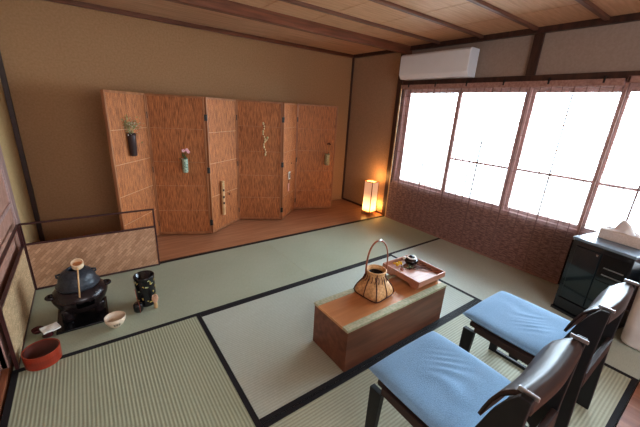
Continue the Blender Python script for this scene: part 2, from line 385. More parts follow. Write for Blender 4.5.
# outside: ground and a lattice seen in the first pane
og = prop(B(.3, 12, -12, 8, -.5, -.4).build('ground', 'outground'), kind='structure')
lt = MB()
for k in range(12): lt.box(.62, .63, -.95 + k * .10, -.943 + k * .10, -.4, 1.15)
for k in range(14): lt.box(.632, .64, -.95, .28, .0 + k * .085, .007 + k * .085)
prop(lt.build('garden_lattice', 'trel'), 'faint green lattice outside the window, behind the pane nearest the alcove', 'lattice')

# ------------------------------------------------------------------ blinds
def blind(y0, y1, z0, z1, label, st0, cat='blind'):
    t = thing('bamboo_blind', (-.05, (y0 + y1) / 2, z0), label, cat, 'reed blinds hung over the window')
    r = MB(); z = z0 + .02; k = 0
    while z < z1 - .05:
        low = z < .50
        k += 1; h = .0052 if low else (.005 if k % 15 == 0 else .0012)
        dx = random.uniform(-.0006, .0006)
        r.box(-.050 + dx, -.0475 + dx, y0, y1, z, z + h); z += .0062 if low else .0075
    prop(r.build('reeds', 'blind', t), kind='stuff')
    s = MB(); y = y0 + st0
    n = 0
    while y < y1:
        hw_ = .0062 if n % 4 == 3 else .0030
        s.box(-.0535, -.0505, y - hw_, y + hw_, z0, z1 - .04); y += .083; n += 1
    prop(s.build('binding_strings', 'string', t), kind='stuff')
    B(-.056, -.044, y0, y1, z1 - .05, z1).build('top_edge', 'blindtop', t, bevel=.003)
    B(-.055, -.045, y0, y1, z0, z0 + .022).build('bottom_rod', 'blindtop', t, bevel=.003)
    B(-.056, -.0445, y1 - .014, y1, z0, z1).build('side_edge', 'bamboo' if y1 > -.1 else 'blindtop', t)
    for i in range(6):
        y = y0 + .12 + (y1 - y0 - .24) * i / 5
        B(-.062, -.042, y - .006, y + .006, z1 - .03, z1 + .02).build('hook', 'iron', t)
blind(-2.165, -.05, .0, 1.735, 'wide red-brown reed blind hanging to the floor between the lantern corner and the black cabinet', .05)
blind(-3.06, -2.18, .0, 1.75, 'right-hand reed blind hanging over the window behind the black cabinet', .03)

# ------------------------------------------------------------------ tatami
TT = .05
def tatami(x0, x1, y0, y1, m, label, long):
    t = thing('tatami_mat', ((x0 + x1) / 2, (y0 + y1) / 2, -TT), label, 'tatami mat', 'tatami mats laid over the floor')
    g = .001; w = .027
    B(x0 + g, x1 - g, y0 + g, y1 - g, -TT, -.001).build('rush_surface', m, t)
    if long == 'x':
        for a in (y0 + g, y1 - g - w): B(x0 + g, x1 - g, a, a + w, -.004, .0005).build('cloth_border', 'heri', t)
    else:
        for a in (x0 + g, x1 - g - w): B(a, a + w, y0 + g, y1 - g, -.004, .0005).build('cloth_border', 'heri', t)
tatami(-4 * H, -2 * H, -H, -.012, 'tat_x', 'pale green tatami mat carrying the kettle and brazier, along the woven low screen', 'x')
tatami(-2 * H, -.03, -H, -.012, 'tat_x', 'pale green tatami mat along the alcove floor in front of the paper lantern', 'x')
tatami(-4 * H, -3 * H, -3 * H, -H, 'tat_left', 'strongly ribbed tatami mat at the left foreground below the red wooden bowl', 'y')
tatami(-3 * H, -H, -2 * H, -H, 'tat_c', 'central tatami mat on which the low wooden box table stands', 'x')
tatami(-3 * H, -H, -3 * H, -2 * H, 'tat_n', 'ribbed tatami mat under the two blue-cushioned chairs', 'x')
tatami(-H, -.0, -3 * H, -H, 'tat_r', 'tatami mat along the window wall beneath the black cabinet', 'y')

# ------------------------------------------------------------------ folding screen
HP = [(-3.185, .235), (-2.83, .66), (-2.338, .43), (-1.90, .735), (-1.426, .487), (-1.04, .80), (-.495, .62)]
SH = 1.445
scr = thing('folding_screen', (-1.85, .6, 0), 'six-panel reddish-brown reed folding screen standing zigzag on the alcove floor', 'screen')
strips = [[.3, .56, .84, 1.13], [.28, .55, .80, 1.13], [.42, .78, 1.1], [.30, .58, .87, 1.16], [.30, .58, .86, 1.15], [.28, .56, .84, 1.13]]
PAN = []
for i in range(6):
    a, b = Vector((*HP[i], 0)), Vector((*HP[i + 1], 0))
    d = (b - a); w = d.length; ang = math.atan2(d.y, d.x)
    T = Matrix.Translation(a) @ Matrix.Rotation(ang, 4, 'Z')
    PAN.append((T, w))
    g = .006
    p = MB().box(g + .012, w - g - .012, -.006, .006, .03, SH - .012, T).build('reed_panel', 'reed', scr)
    f = MB()
    f.box(g, g + .016, -.013, .013, 0.01, SH, T); f.box(w - g - .016, w - g, -.013, .013, 0.01, SH, T)
    f.box(g + .016, w - g - .016, -.013, .013, .01, .035, T); f.box(g + .016, w - g - .016, -.013, .013, SH - .018, SH, T)
    f.build('panel_frame', 'frame', p, bevel=.002)
    for k, z in enumerate(strips[i]):
        x1 = w - g - .018; x0 = g + .018
        MB().box(x0, x1, -.0095, -.006, z, z + .005, T).build('cross_strip', 'strip' if i in (0, 2) else 'strip_dark', p)
for i in range(1, 6):
    for z in (.14, .72, 1.25):
        x, y = HP[i]
        MB().box(x - .014, x + .014, y - .018, y + .010, z - .03, z + .03).build('hinge', 'iron', scr, bevel=.002)
def onpanel(i, u, z, off=.02):
    T, w = PAN[i]
    return T @ Vector((u * w, -off, z))

def leafblob(m, c, n, r, sz, spread=(1, 1, 1), rs=random.Random(3)):
    for k in range(n):
        d = Vector((rs.gauss(0, 1) * spread[0], rs.gauss(0, 1) * spread[1], rs.gauss(0, 1) * spread[2])) * r * .5
        p = Vector(c) + d
        R = Matrix.Rotation(rs.uniform(0, 6.28), 3, 'Z') @ Matrix.Rotation(rs.uniform(-1.2, 1.2), 3, 'X')
        L = [R @ Vector(q) * sz for q in ((0, 0, 0), (.35, .5, .1), (0, 1.2, 0), (-.35, .5, .1))]
        m.bm.faces.new([m.bm.verts.new(p + q) for q in L])
    return m

# dark vase with pale foliage on first panel
p = onpanel(0, .44, .90, .036)
v = MB().lathe([(0, 0), (.024, 0), (.030, .01), (.034, .17), (.036, .20), (.031, .198), (.028, .03), (0, .03)], p, 24).build('hanging_vase', 'leafpot', None, smooth=True)
prop(v, 'dark brown tapered wall vase hooked on the leftmost reed panel', 'vase')
fl = thing('foliage_sprig', p + Vector((0, 0, .12)), 'pale green and white leafy sprig in the dark wall vase on the leftmost panel', 'flowers')
m = MB()
for k in range(7):
    a = k * .9; m.tube([p + Vector((0, 0, .06)), p + Vector((.012 * math.cos(a), .012 * math.sin(a) , .2)), p + Vector((.05 * math.cos(a), .02 * math.sin(a) - .01, .28 + .012 * (k % 4)))], .0016, 5)
m.build('stem', 'leafpale', fl)
leafblob(MB(), p + Vector((.0, -.02, .27)), 90, .075, .022, (1, .4, 1)).build('leaves', 'leafpale', fl)
leafblob(MB(), p + Vector((.015, -.03, .28)), 40, .07, .014, (1, .4, 1)).build('blossoms', 'whitep', fl)
# green-white vase with orchid on second panel
p = onpanel(1, .60, .70, .035)
v = MB().lathe([(0, 0), (.022, 0), (.028, .01), (.028, .12), (.030, .145), (.025, .143), (.023, .02), (0, .02)], p, 24).build('hanging_vase', 'pottery', None, smooth=True)
prop(v, 'small green and white mottled wall vase on the second panel from the left', 'vase')
fl = thing('orchid_spray', p + Vector((0, 0, .05)), 'white and pink blossoms with dark leaves in the small mottled vase on the second panel', 'flowers')
MB().tube([p + Vector((0, 0, .03)), p + Vector((.0, -.01, .17)), p + Vector((.012, -.02, .22))], .002, 5).build('stem', 'leaf', fl)
leafblob(MB(), p + Vector((-.012, -.012, .165)), 16, .03, .03, (1, .5, 1)).build('leaves', 'leaf', fl)
for q in ((-.012, -.02, .225), (.02, -.025, .232), (.034, -.02, .212)):
    mm = MB()
    for k in range(5):
        a = k * 2 * PI / 5
        mm.ball(p + Vector(q) + Vector((.010 * math.cos(a), 0, .010 * math.sin(a))), .008, 8)
    mm.build('blossom', 'pinkp', fl, smooth=True)
# bamboo tube on third panel
p = onpanel(2, .36, .18, .03)
tb = thing('bamboo_ornament', p, 'pale bamboo tube with square slots hanging on the third panel from the left', 'ornament')
m = MB()
for k in range(4): m.lathe([(0, 0), (.020, 0), (.022, .006), (.020, .012), (.020, .088), (.022, .094), (.02, .1), (0, .1)], p + Vector((0, 0, .098 * k)), 16)
m.build('tube', 'bamboo', tb, smooth=False, bevel=0)
for z in (.13, .20, .28, .345):
    B(p.x - .008, p.x + .010, p.y - .0225, p.y - .015, p.z + z, p.z + z + .024).build('slot', 'shell' if z > .3 else 'darkwood', tb)
pp = onpanel(2, .62, .39, .016)
prop(MB().ball(pp, .008, 8).build('hanging_peg', 'iron', None, smooth=True), 'small black peg beside the bamboo tube on the third panel', 'peg')
# carved hanging ornament on fourth panel
p = onpanel(3, .60, .84, .02)
tb = thing('hanging_ornament', p, 'twisting string of cream beads and gourds hanging on the fourth panel', 'ornament')
m = MB(); P = []
for k in range(13):
    z = .36 - k * .03; P.append(p + Vector((.012 * math.sin(k * 1.3) - .018 + k * .002, -.004, z)))
m.tube(P, .003, 6); m.build('cord', 'vine', tb)
for k, q in enumerate(P):
    MB().ball(q + Vector((0, -.006, 0)), .010 if k % 3 else .014, 8, 1.3).build('bead', 'shell', tb, smooth=True)
MB().tube([p + Vector((-.012, -.01, .13)), p + Vector((.03, -.012, .17)), p + Vector((.036, -.012, .20))], .005, 6).build('branch', 'shell', tb)
MB().ball(p + Vector((.036, -.013, .20)), .014, 8).build('bead', 'leafpale', tb, smooth=True)
# fifth panel: pale plaque with pink paper strip
T5, w5 = PAN[4]
p = onpanel(4, .45, .44, .014)
pl_ = thing('paper_charm', p, 'small cream plaque with a pink paper tail on the narrow-looking fifth panel', 'ornament')
MB().box(.45 * w5 - .03, .45 * w5 + .03, -.022, -.012, .50, .60, T5).build('plaque', 'cloth_w', pl_, bevel=.002)
MB().box(.45 * w5 - .018, .45 * w5 + .018, -.026, -.022, .52, .58, T5).build('picture', 'brush', pl_)
MB().box(.42 * w5 - .02, .42 * w5 + .02, -.018, -.012, .34, .45, T5).build('paper_tail', 'pinkpaper', pl_, bevel=.004)
MB().box(.42 * w5 - .001, .42 * w5 + .001, -.016, -.013, .45, .50, T5).build('cord', 'vine', pl_)
prop(MB().ball(onpanel(4, .6, .70, .016), .008, 8).build('hanging_peg', 'iron', None, smooth=True), 'small black peg above the cream plaque on the fifth panel', 'peg')
# sixth panel: mottled vase and dark bud
p = onpanel(5, .78, .65, .034)
v = MB().lathe([(0, 0), (.030, 0), (.038, .012), (.036, .13), (.038, .16), (.032, .158), (.03, .02), (0, .02)], p, 20).build('hanging_vase', 'pottery2', None, smooth=True)
prop(v, 'yellowish grey mottled wall vase on the rightmost reed panel', 'vase')
fl = thing('flower_bud', p + Vector((0, 0, .1)), 'dark flower bud on a thin stem above the yellowish vase on the rightmost panel', 'flowers')
MB().tube([p + Vector((0, 0, .04)), p + Vector((.012, -.01, .2)), p + Vector((.005, -.02, .30))], .0018, 5).build('stem', 'leaf', fl)
m = MB()
for q in ((-.018, .295), (.004, .305), (.02, .29)): m.ball(p + Vector((q[0], -.02, q[1])), .014, 8, .7)
m.build('bud', 'maroon', fl, smooth=True)

# ------------------------------------------------------------------ paper lantern
lc = Vector((-.165, .165, 0)); hw = .069; ang = Matrix.Translation(lc) @ Matrix.Rotation(.12, 4, 'Z')
lp = thing('paper_lantern', lc, 'lit square paper floor lantern with wooden frame standing in the alcove corner', 'lamp')
for sx in (-1, 1):
    for sy in (-1, 1): MB().box(sx * hw - .004, sx * hw + .004, sy * hw - .004, sy * hw + .004, 0, .485, ang).build('leg', 'lampwood', lp)
for z in (.045, .475):
    m = MB()
    for s in (-1, 1):
        m.box(-hw, hw, s * hw - .004, s * hw + .004, z - .004, z + .004, ang); m.box(s * hw - .004, s * hw + .004, -hw, hw, z - .004, z + .004, ang)
    m.build('frame', 'lampwood', lp)
m = MB()
h2 = hw - .004
for a in range(4):
    R = ang @ Matrix.Rotation(a * PI / 2, 4, 'Z')
    m.box(-h2, h2, -hw - .0008, -hw + .0008, .048, .472, R)
m.build('shade', 'glow', lp)
MB().box(-hw, hw, -hw, hw, .030, .036, ang).build('base_plate', 'lampwood', lp)
MB().lathe([(0, 0), (.015, 0), (.022, .03), (.015, .06), (0, .065)], lc + Vector((0, 0, .06)), 12).build('bulb', 'whitep', lp, smooth=True)

# ------------------------------------------------------------------ low woven screen (two panels)
fb = thing('low_tea_screen', (-3.79, -.04, 0), 'low two-panel screen with woven bamboo infill and maroon frame around the brazier', 'screen')
ZT, ZM = .525, .362
def fbpanel(a, b, wm):
    a, b = Vector(a), Vector(b); d = b - a; w = d.length
    T = Matrix.Translation(a) @ Matrix.Rotation(math.atan2(d.y, d.x), 4, 'Z')
    p = MB().box(.012, w - .012, -.004, .004, .012, ZM, T).build('woven_panel', wm, fb)
    f = MB()
    for x in (0, w - .012): f.box(x, x + .012, -.008, .008, 0, ZT, T)
    f.box(.012, w - .012, -.008, .008, 0, .014, T); f.box(.012, w - .012, -.008, .008, ZM - .004, ZM + .010, T); f.box(.012, w - .012, -.008, .008, ZT - .012, ZT, T)
    f.build('frame', 'byobu', p, bevel=.002)
fbpanel((-3.795, -.035, 0), (-2.955, -.055, 0), 'weave')
fbpanel((-3.800, -.93, 0), (-3.800, -.045, 0), 'weave_l')

# ------------------------------------------------------------------ tea things
bd = MB().box(-3.648, -3.375, -.715, -.40, 0, .012).build('brazier_board', 'blackboard', None, bevel=.002)
prop(bd, 'thin black lacquered square board under the bronze brazier', 'board')
BC = Vector((-3.507, -.54, .012))
fr = thing('brazier', BC, 'dark bronze round brazier with lug handles standing on the black board', 'brazier')
prof = [(0, .045), (.085, .047), (.108, .058), (.128, .09), (.146, .13), (.152, .155), (.147, .172), (.125, .198), (.108, .212), (.102, .210), (.118, .18), (.128, .15), (.10, .07), (0, .06)]
MB().lathe(prof, BC, 48).build('bowl', 'bronze', fr, smooth=True)
for k in range(3):
    a = -.35 + k * 2 * PI / 3 if k != 2 else -PI + .55
    c = BC + Vector((.095 * math.cos(a), .095 * math.sin(a), 0))
    MB().lathe([(0, 0), (.034, 0), (.030, .02), (.034, .05), (.042, .085), (0, .09)], c, 16).build('leg', 'bronze', fr, smooth=True)
for s, a0 in ((-1, PI + .15), (1, .15)):
    c = BC + Vector((.158 * math.cos(a0), .158 * math.sin(a0), .165)); t = Vector((-math.sin(a0), math.cos(a0), 0)); r = Vector((math.cos(a0), math.sin(a0), 0))
    MB().tube([c - r * .012 + (r * .022 * math.cos(k * PI / 8) + Vector((0, 0, .006)) + t * .024 * math.sin(k * PI / 8)) for k in range(16)], .0105, 8, close=True).build('lug_handle', 'bronze', fr, smooth=True)
# front opening of the brazier faces the camera side
a0 = -PI / 2 + .18
T = Matrix.Translation(BC) @ Matrix.Rotation(a0, 4, 'Z')
m = MB()
m.sheet(lambda u, v: T @ Vector(((.146 + .010 * v + .003) * math.cos((u - .5) * .62), (.146 + .010 * v + .003) * math.sin((u - .5) * .62), .116 + .034 * v + .006 * v * math.cos((u - .5) * 12))), 12, 2)
m.build('vent_opening', 'void', fr, smooth=True)
KC = BC + Vector((0, 0, .13))
kt = thing('iron_kettle', KC, 'round blackish-blue cast-iron kettle set in the bronze brazier, lid off', 'kettle')
MB().lathe([(0, .0), (.07, .005), (.095, .03), (.102, .07), (.112, .082), (.118, .092), (.116, .097), (.104, .102), (.101, .13), (.092, .158), (.074, .180), (.056, .189), (.050, .197), (.042, .197), (.041, .19), (.044, .17), (.04, .10), (0, .08)], KC, 48).build('body', 'castiron', kt, smooth=True)
for s in (-1, 1):
    c = KC + Vector((s * .092, .0, .158))
    MB().tube([c + Vector((s * -.006, 0, -.01)), c + Vector((s * .010, 0, -.002)), c + Vector((s * .010, 0, .012)), c + Vector((s * -.012, 0, .016))], .006, 8).build('lug', 'castiron', kt, smooth=True)
# ladle
m0 = KC + Vector((.018, -.040, .222))
ld = thing('bamboo_ladle', m0, 'bamboo ladle with round cup lying across the kettle mouth, handle pointing forward', 'ladle')
RT = Matrix.Rotation(.45, 3, 'X').to_4x4()
MB().lathe([(0, -.002), (.028, 0), (.031, .004), (.033, .042), (.0275, .042), (.0275, .014)], m0, 28, RT).build('cup', 'bamboocup', ld)
MB().lathe([(.0275, .015), (0, .014)], m0, 28, RT).build('cup_floor', 'topwood', ld)
hd = m0 + Vector((.0, -.034, .012))
MB().tube([hd, hd + Vector((-.006, -.035, -.06)), hd + Vector((-.016, -.07, -.175))], .0044, 8, flat=.6).build('handle', 'bamboo', ld, smooth=True)

# lid rest with folded white cloth
c = Vector((-3.688, -.690, 0))
prop(MB().lathe([(0, 0), (.024, 0), (.028, .006), (.022, .02), (.026, .035), (.03, .042), (.02, .044), (0, .04)], c, 24).build('lid_rest', 'maroon', None, smooth=True), 'small dark maroon lid rest under the folded white cloth', 'lid rest')
m = MB(); T = Matrix.Translation(c + Vector((.018, -.004, .045))) @ Matrix.Rotation(.35, 4, 'Z')
m.sheet(lambda u, v: T @ Vector(((u - .5) * .085, (v - .5) * .072, .010 + .003 * math.sin(u * 7) * math.cos(v * 5))), 8, 8, lambda u, v: T @ Vector(((u - .5) * .085, (v - .5) * .072, .0 + .002 * math.sin(u * 7))))
prop(m.build('folded_cloth', 'cloth_w', None, smooth=False, bevel=.001), 'folded square white cloth resting on the small maroon lid rest', 'cloth')
c = Vector((-3.738, -.625, 0))
prop(MB().lathe([(0, 0), (.018, 0), (.026, .008), (.03, .026), (.026, .028), (.02, .012), (0, .009)], c, 24).build('small_dish', 'maroon', None, smooth=True), 'tiny dark dish left of the folded white cloth', 'dish')
# tea bowl
c = Vector((-3.345, -.80, 0))
tb = thing('tea_bowl', c, 'cream ceramic tea bowl with grey brush marks on the tatami in front of the brazier', 'bowl')
MB().lathe([(0, .003), (.024, 0), (.026, .007), (.043, .022), (.055, .047), (.059, .074), (.056, .075), (.052, .05), (.039, .026), (0, .016)], c, 36).build('bowl_body', 'whitecer', tb, smooth=True)
for k, a in enumerate((-1.75, -1.5, -1.25)):
    MB().sheet(lambda u, v: c + Vector(((.0485 + .0085 * v) * math.cos(a + (u - .5) * .16), (.0485 + .0085 * v) * math.sin(a + (u - .5) * .16), .030 + .018 * v + .003 * math.sin(u * 9 + k))), 4, 3).build('brush_mark', 'brush', tb, smooth=True)
# water jar
c = Vector((-3.142, -.625, 0))
wj = thing('water_jar', c, 'tall black cylindrical water jar with scattered gold fan pattern', 'jar')
MB().lathe([(0, 0), (.052, 0), (.060, .006), (.062, .02), (.064, .21), (.066, .224), (.062, .23), (.057, .227), (.055, .05), (0, .03)], c, 40).build('body', 'black', wj, smooth=True)
rs = random.Random(5)
for k in range(26):
    a = -PI / 2 - .35 + rs.uniform(-1.6, 1.6); z = rs.uniform(.03, .205); r = .0640 + .0012; s = rs.uniform(.012, .021); tl = rs.uniform(0, 3)
    m = MB()
    pts = []
    for q in ((-1, -.35), (1, -.5), (.9, .55), (-.7, .4)):
        x = q[0] * math.cos(tl) - q[1] * math.sin(tl); y = q[0] * math.sin(tl) + q[1] * math.cos(tl)
        aa = a + x * s * .6 / r; pts.append(m.bm.verts.new(c + Vector(((r + z * .008) * math.cos(aa), (r + z * .008) * math.sin(aa), z + y * s * .6))))
    m.bm.faces.new(pts); m.build('gold_fan_mark', 'gold' if k % 4 else 'leafpale', wj)
# tea caddy, scoop, whisk
c = Vector((-3.205, -.700, 0))
prop(MB().lathe([(0, 0), (.022, 0), (.029, .01), (.031, .035), (.030, .055), (.024, .064), (0, .066)], c, 28).build('tea_caddy', 'black', None, smooth=True), 'small rounded black tea caddy in front of the gold-patterned jar', 'tea caddy')
m = MB().tube([c + Vector((.004, .0, .068)), c + Vector((-.002, -.004, .10)), c + Vector((-.004, .012, .150)), c + Vector((-.004, .024, .160))], [.0035, .0035, .004, .006], 8, flat=.5)
m.tube([c + Vector((.006, -.032, .004)), c + Vector((.006, -.033, .06)), c + Vector((.004, 0, .071))], .004, 8, flat=.5)
prop(m.build('tea_scoop', 'scoop', None, smooth=True), 'slim red-brown tea scoop leaning on the black tea caddy', 'tea scoop')
c = Vector((-3.100, -.715, 0))
wk = thing('tea_whisk', c, 'pale bamboo tea whisk standing right of the black tea caddy', 'whisk')
MB().lathe([(0, 0), (.0115, 0), (.0115, .045), (.010, .048), (0, .048)], c, 16).build('handle', 'bamboo', wk, smooth=True)
m = MB()
for k in range(26):
    a = 2 * PI * k / 26
    d = Vector((math.cos(a), math.sin(a), 0))
    m.tube([c + d * .010 + Vector((0, 0, .045)), c + d * .020 + Vector((0, 0, .075)), c + d * .016 + Vector((0, 0, .098))], .0016, 4)
prop(m.build('tines', 'tine', wk), kind='stuff')
m = MB()
# red bentwood bowl
c = Vector((-3.692, -.925, .0))
rb = thing('waste_water_bowl', c, 'red lacquered round wooden bowl on the tatami edge at the far left', 'bowl')
MB().lathe([(0, 0), (.072, 0), (.079, .005), (.081, .083), (.076, .083), (.074, .012), (0, .010)], c, 48).build('side_wall', 'redlac', rb, smooth=False)
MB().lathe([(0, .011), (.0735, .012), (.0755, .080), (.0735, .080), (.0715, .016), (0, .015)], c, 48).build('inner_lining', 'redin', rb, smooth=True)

# ------------------------------------------------------------------ low box table
X0, X1, Y0, Y1, TH = -2.350, -1.445, -1.885, -1.577, .28
tb = thing('low_box_table', ((X0 + X1) / 2, (Y0 + Y1) / 2, 0), 'low red-brown wooden box table with cloth-edged top in the middle of the tatami', 'table')
B(X0, X1, Y0, Y1, 0, TH - .014).build('body', 'boxwood', tb, bevel=.002)
B(X0 - .001, X1 + .001, Y0 + .042, Y1 - .042, TH - .014, TH).build('top_board', 'topwood', tb)
B(X0 - .004, X0 - .001, Y0 + .042, Y1 - .042, TH - .016, TH + .0005).build('end_edging', 'edge', tb)
for a, b in ((Y0 - .002, Y0 + .042), (Y1 - .042, Y1 + .002)): B(X0 - .004, X1 + .002, a, b, TH - .016, TH + .002).build('brocade_border', 'brocade', tb, bevel=.002)

# basket
bc = Vector((-1.965, -1.69, TH)); RB = Matrix.Rotation(.12, 4, 'Z')
bk = thing('flower_basket', bc, 'woven bamboo basket with tall arched handle on the left half of the box table', 'basket')
def bprof(v):     # half width of square base to round neck
    return [(.090, 0), (.100, .12), (.096, .3), (.083, .5), (.068, .7), (.058, .82), (.056, .92), (.062, 1)]
def interp(v, tab):
    for (a, x), (b, y) in zip(tab, tab[1:]):
        if v <= b: return x + (y - x) * (v - a) / (b - a)
    return tab[-1][1]
TB = [(q[1], q[0]) for q in bprof(0)]
def bpt(a, v, off=0, H_=.165):
    r = interp(v, TB) + off
    e = 2 + 4.5 * max(0, 1 - v * 1.6)      # superellipse exponent: square below, round at neck
    ca, sa = math.cos(a), math.sin(a)
    k = (abs(ca) ** e + abs(sa) ** e) ** (-1 / e)
    p = Vector((r * k * ca, r * k * sa, .004 + v * H_)); return bc + RB @ p
m = MB(); NU, NV = 40, 16
m.sheet(lambda u, v: bpt(u * 2 * PI, v), NU, NV, lambda u, v: bpt(u * 2 * PI, v, -.005) + Vector((0, 0, .003 if v < .02 else 0)))
m.prism([(bpt(k * 2 * PI / 24, 0).x, bpt(k * 2 * PI / 24, 0).y) for k in range(24)], TH + .002, TH + .006, axis=2)
m.build('woven_body', 'basket', bk, smooth=True)
m = MB()
for k in range(4):
    a = PI / 4 + k * PI / 2; m.tube([bpt(a, v / 8, .003) for v in range(0, 9)], .0035, 6)
for k in range(4):
    a = k * PI / 2; m.tube([bpt(a, v / 8, .003) for v in range(0, 7)], .0028, 6)
m.tube([bpt(k * 2 * PI / 32, .02, .003) for k in range(32)], .0035, 6, close=True)
for k in range(20):
    a = k * 2 * PI / 20
    m.tube([bpt(a, .62, .003), bpt(a + .07, .74, .003), bpt(a, .86, .003)], .0022, 5)
m.build('dark_binding', 'vine', bk, smooth=True)
MB().tube([bpt(k * 2 * PI / 32, 1.0, .0) for k in range(32)], .006, 8, close=True).build('rim', 'basket', bk, smooth=True)
MB().lathe([(0, 0), (.042, 0), (.046, .118), (.042, .118), (.038, .01), (0, .008)], bc + Vector((0, 0, .032)), 20).build('inner_tube', 'blackboard', bk, smooth=True)
m = MB(); P = []
for k in range(25):
    a = PI * k / 24
    P.append(bc + RB @ Vector((-.070 * math.cos(a) * (1 + .12 * math.sin(a)) * .85, .070 * math.cos(a) * .5 * (1 + .12 * math.sin(a)), .145 + .225 * math.sin(a) ** .75)))
m.tube(P, .0062, 8, flat=.7); m.build('arched_handle', 'handle', bk, smooth=True)
k = P[12]; MB().tube([k + Vector((-.012, 0, 0)), k + Vector((.012, 0, 0))], .0078, 8).build('handle_binding', 'clip', bk, smooth=True)

# tray with legs
tx0, tx1, ty0, ty1 = -1.712, -1.416, -1.845, -1.522
tr = thing('footed_tray', ((tx0 + tx1) / 2, (ty0 + ty1) / 2, TH + .001), 'square pinkish-brown wooden tray on low feet at the right end of the box table', 'tray')
B(tx0 + .008, tx1 - .008, ty0 + .008, ty1 - .008, .322, .330).build('tray_bottom', 'traywood', tr)
m = MB(); rz0, rz1 = .318, .358
m.box(tx0, tx1, ty0, ty0 + .009, rz0, rz1); m.box(tx0, tx1, ty1 - .009, ty1, rz0, rz1); m.box(tx0, tx0 + .009, ty0 + .009, ty1 - .009, rz0, rz1); m.box(tx1 - .009, tx1, ty0 + .009, ty1 - .009, rz0, rz1)
m.build('rim', 'traywood', tr, bevel=.002)
for x in (tx0 + .02, tx1 - .055):
    MB().prism([(ty0 + .015, .318), (ty1 - .015, .318), (ty1 - .03, .283), (ty1 - .075, .283), (ty1 - .10, .302), (ty0 + .10, .302), (ty0 + .075, .283), (ty0 + .03, .283)], x, x + .03, 0).build('foot', 'traywood', tr, bevel=.002)
# black pot with white cap on tray
c = Vector((-1.492, -1.602, .330))
ip = thing('incense_pot', c, 'round black pot with white rim and knob on the footed tray', 'pot')
MB().lathe([(0, 0), (.03, 0), (.040, .008), (.050, .025), (.050, .038), (.040, .047), (.034, .049), (0, .047)], c, 32).build('pot_body', 'black', ip, smooth=True)
MB().lathe([(.034, .0485), (.036, .052), (.026, .058), (.024, .055)], c, 32).build('white_rim', 'whitep', ip, smooth=True)
MB().lathe([(0, .05), (.024, .054), (.014, .066), (0, .068)], c, 24).build('knob', 'black', ip, smooth=True)
for s in (-1, 1):
    MB().ball(c + Vector((s * .040 + .012, .026 - .010 * s, .036)), .019, 12, .8).build('white_side_wing', 'whitep', ip, smooth=True)
yf = thing('yellow_flower', (-1.606, -1.58, .331), 'small bright yellow flower head lying at the tray corner nearest the basket', 'flower')
m = MB(); rs = random.Random(2)
for k in range(12): m.ball(Vector((-1.606, -1.575, .343)) + Vector((rs.gauss(0, .014), rs.gauss(0, .012), rs.uniform(-.004, .014))), .008, 8)
m.build('petals', 'yellow', yf, smooth=True)
MB().tube([(-1.60, -1.60, .334), (-1.57, -1.64, .334), (-1.55, -1.66, .336)], .002, 6).build('stem', 'leaf', yf)
pb = MB()
for k in range(4): pb.ball(Vector((-1.635 + .012 * (k % 2), -1.640 + .008 * (k // 2), .338)), .008, 8)
prop(pb.build('dried_berries', 'handle', None, smooth=True), 'little reddish dried berries beside the yellow flower on the tray', 'berries')
tw = thing('dried_twig', (-1.52, -1.70, .331), 'thin brown dried twigs with dark leaves laid across the tray', 'twig')
m = MB()
for a, b in (((-1.585, -1.645), (-1.43, -1.735)), ((-1.58, -1.66), (-1.425, -1.69)), ((-1.53, -1.68), (-1.45, -1.76)), ((-1.57, -1.65), (-1.44, -1.65))):
    m.tube([(*a, .333), ((a[0] + b[0]) / 2, (a[1] + b[1]) / 2 + .008, .342), (*b, .336)], .0034, 6)
m.build('stems', 'twig', tw)
leafblob(MB(), (-1.565, -1.652, .343), 22, .03, .016, (1, 1, .2)).build('leaves', 'leaf', tw)

